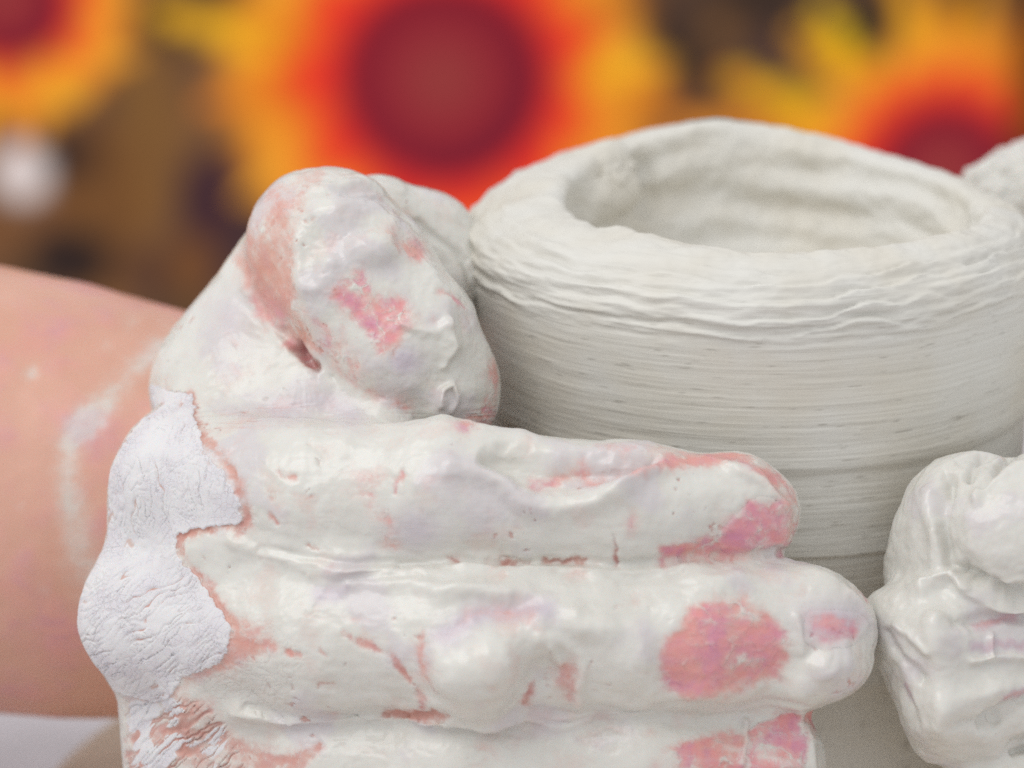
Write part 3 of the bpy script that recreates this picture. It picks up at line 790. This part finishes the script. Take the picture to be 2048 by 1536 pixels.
    h += web * .05 * noise(np.stack([a * 9 + .4 * big, r * .004, 0 * a], 1))
    # streaky smear texture along the fingers, crusty texture on the thumb
    sm = np.stack([u * .0035, v * .05, d * .02], 1)
    h += hnd * .035 * fbm(sm, 3) * sst(500, 650, u) * sst(800, 900, v)
    th_ = B.poly([(590, 420), (760, 400), (900, 520), (980, 700), (940, 840), (800, 800), (640, 640)], 30)
    h += th_ * (.14 * fbm(V * .3 + 2, 3) + .03 * fbm(V * 1.3, 2))
    # forearm: soft
    h += arm * .25 * big
    V = V + N * h[:, None]
    cover = np.stack([wet, dry, mau], 1); skin = np.stack([pink, brown, 0 * pink], 1)
    N2 = normals(V, Fq, NG); B2 = Brush(V, N2)
    nails, gone = [], np.zeros(len(Fq), bool)
    for pl, dep in ((NAIL1, 9), (NAIL2, 9), (NAIL3, 12)):
        fm = ((B2.poly(pl, 1, rag=False) > .5) & (V[:, 2] < dep))[Fq].all(1); gone |= fm
        nails.append((pl, Fq[fm]))
    o = finish_hand('hand', V, Fq[~gone], NG, cover, skin, 'clay-smeared hand with bent thumb, fingers laid along the pot, bare forearm behind')
    # fingernails: thin curved plates lying on the finger ends
    NM = hand_mat('clay_smeared_nail', True)
    for pl, ff in nails:
        if not len(ff): continue
        ids, inv = np.unique(ff, return_inverse=True); ff = inv.reshape(-1, 4)
        # even the plate out a little, then lift it
        W = V[ids].copy()
        Nn = N2[ids]
        inner = sst(0.5, 0.98, B2.poly(pl, 16, rag=False)[ids])
        W = W + Nn * (0.14 * inner)[:, None]
        me = make_mesh('fingernail', to_world(W), ff)
        attr_color(me, 'cover', np.clip(cover[ids], 0, 1)); attr_color(me, 'skin', np.clip(skin[ids], 0, 1))
        no = link('fingernail', me, NM, o)
build_near_hand()

def build_far_hand():
    g = Clay((38, -86, -26), (150, 50, 130), 1.45)
    C, E = g.cone, g.ell
    # palm, wrist, forearm leaving to the right
    C(P(2280, 1250, 30), P(2520, 1180, 70), 20, 24, 8); C(P(2520, 1180, 70), P(3000, 1120, 110), 24, 31, 8)
    C(P(2280, 1050, 40), P(2300, 1480, 40), 17, 15, 8)
    # curled fingers against the pot
    C(P(1960, 1090, 12), P(2300, 1050, 24), 12.0, 12, 4); E(P(2040, 1075, 5), (12.0, 9.8, 8.5), 2.4, rot=20)
    C(P(1850, 1140, 13), P(1930, 1010, 12), 6.0, 7.5, 3)
    C(P(1880, 1290, 8), P(2280, 1300, 22), 9.0, 12, 3.5); C(P(1850, 1250, 7), P(1900, 1410, 4), 6.0, 6.0, 3); C(P(1885, 1400, 5), P(1868, 1478, 8), 6.2, 3.2, 3)
    C(P(1950, 1400, 9), P(2280, 1420, 26), 9, 11, 3); E(P(1880, 1262, 1.5), (3.8, 3.2, 4), 3)
    C(P(2000, 1590, 12), P(2280, 1560, 30), 9, 10, 2)
    # clay thread pulled from the other finger
    C(P(1768, 1215, 8), P(1860, 1275, 6), 2.6, 6, 3); C(P(1775, 1240, 8), P(1850, 1330, 8), 1.6, 4.5, 3)
    # thumb over the far side of the rim
    C(P(2400, 1000, 55), P(2360, 560, 88), 16, 13, 8); C(P(2360, 560, 88), P(2080, 395, 92), 12, 9.5, 4); C(P(2080, 395, 92), P(1990, 388, 90), 9.5, 6, 3)
    # folds
    for a, b, r in (((1890, 960, -1), (1896, 1120, 1), 1.5), ((1925, 1135, -1), (2010, 1195, -5), 1.5), ((2010, 1195, -5), (2100, 1205, -4), 1.6), ((1945, 950, 0), (1975, 905, 4), 1.2),
                    ((1990, 960, -3), (2030, 900, 3), 1.2), ((1960, 1255, -4), (2100, 1250, -6), 1.6), ((1990, 1450, 0), (2100, 1430, 0), 1.5), ((2030, 1490, 4), (2060, 1485, 6), 1.2)):
        C(P(*a), P(*b), r, r, 2, sub=True)
    V, Fq = g.nets(); V, Fq, NG = refine_seen(V, Fq, 3, lambda V, u, v, l: np.ones(len(V), bool))
    N = normals(V, Fq, NG); B = Brush(V, N); u, v = B.u, B.v
    big = fbm(V * .1 + 13, 4); mid_ = fbm(V * .3 + 18, 4); fine = fbm(V * .9 + 4, 3)
    wet = np.ones(len(V)) * .97; dry = 0 * wet; mau = sst(.2, .7, big) * .4; pink = .4 + 0 * wet; brown = .1 + 0 * wet
    farm = sst(62, 80, V[:, 2]) * sst(2450, 2560, u); wet = wet * (1 - farm * .9)
    for pts, w_, a in (([(1960, 1250), (2030, 1235)], 14, .5), ([(1945, 1290), (2048, 1290)], 12, .35), ([(2010, 1400), (2048, 1380)], 10, .5), ([(1810, 1370), (1820, 1400)], 8, .35)):
        m = B.line(pts, w_); wet = wet * (1 - a * m); mau = np.maximum(mau, m)
    h = .55 * big + .08 * mid_ + .012 * fine
    def ridge(pts, w_, hh, **kw):
        nonlocal h; h = h + 1.3 * hh * B.amp * B.line(pts, w_, rag=False, **kw)
    ridge([(1865, 1245), (1885, 1330), (1890, 1450)], 24, 1.0); ridge([(1830, 1180), (1890, 1135), (1900, 1120)], 16, .6); ridge([(1860, 990), (1868, 1120)], 20, .6)
    ridge([(1780, 1340), (1830, 1440)], 12, -.5); ridge([(1940, 1320), (2060, 1310)], 9, .7); ridge([(1975, 1275), (1978, 1310)], 7, .6); ridge([(1920, 1395), (2050, 1370)], 22, .6)
    ridge([(1920, 925), (1960, 900)], 8, -.5); ridge([(1935, 1160), (2048, 1180)], 8, -.4); ridge([(1940, 1175), (2048, 1160)], 6, .3)
    for pts, w_, hh in (([(1893, 960), (1886, 1040), (1900, 1125)], 13, -1.5), ([(1925, 1135), (1970, 1170), (2048, 1196), (2100, 1200)], 13, -1.5), ([(1935, 955), (1960, 915), (1985, 895)], 10, -1.1),
                        ([(1965, 975), (2000, 930), (2030, 895)], 10, -1.0), ([(1950, 1000), (1985, 960), (2048, 925)], 14, .7), ([(1930, 1180), (1990, 1215), (2100, 1215)], 12, .7),
                        ([(1920, 1245), (1960, 1235), (2048, 1235)], 14, -.7), ([(1900, 1455), (1990, 1430), (2060, 1400)], 16, -.9), ([(1850, 1180), (1900, 1150), (1930, 1165)], 13, .8), ([(1800, 1250), (1860, 1300)], 10, .5),
                        ([(2025, 1500), (2060, 1495)], 8, -.9), ([(1770, 1260), (1800, 1320), (1850, 1350)], 10, -.6)):
        ridge(pts, w_, hh)
    tp = sst(480, 430, v); h = h + tp * (.7 * fbm(V * .35 + 2, 4))
    V = V + N * h[:, None]
    finish_hand('hand', V, Fq, NG, np.stack([wet, dry, mau], 1), np.stack([pink, brown, 0 * pink], 1), 'hand thickly coated in wet clay, cut off by the right edge')
build_far_hand()
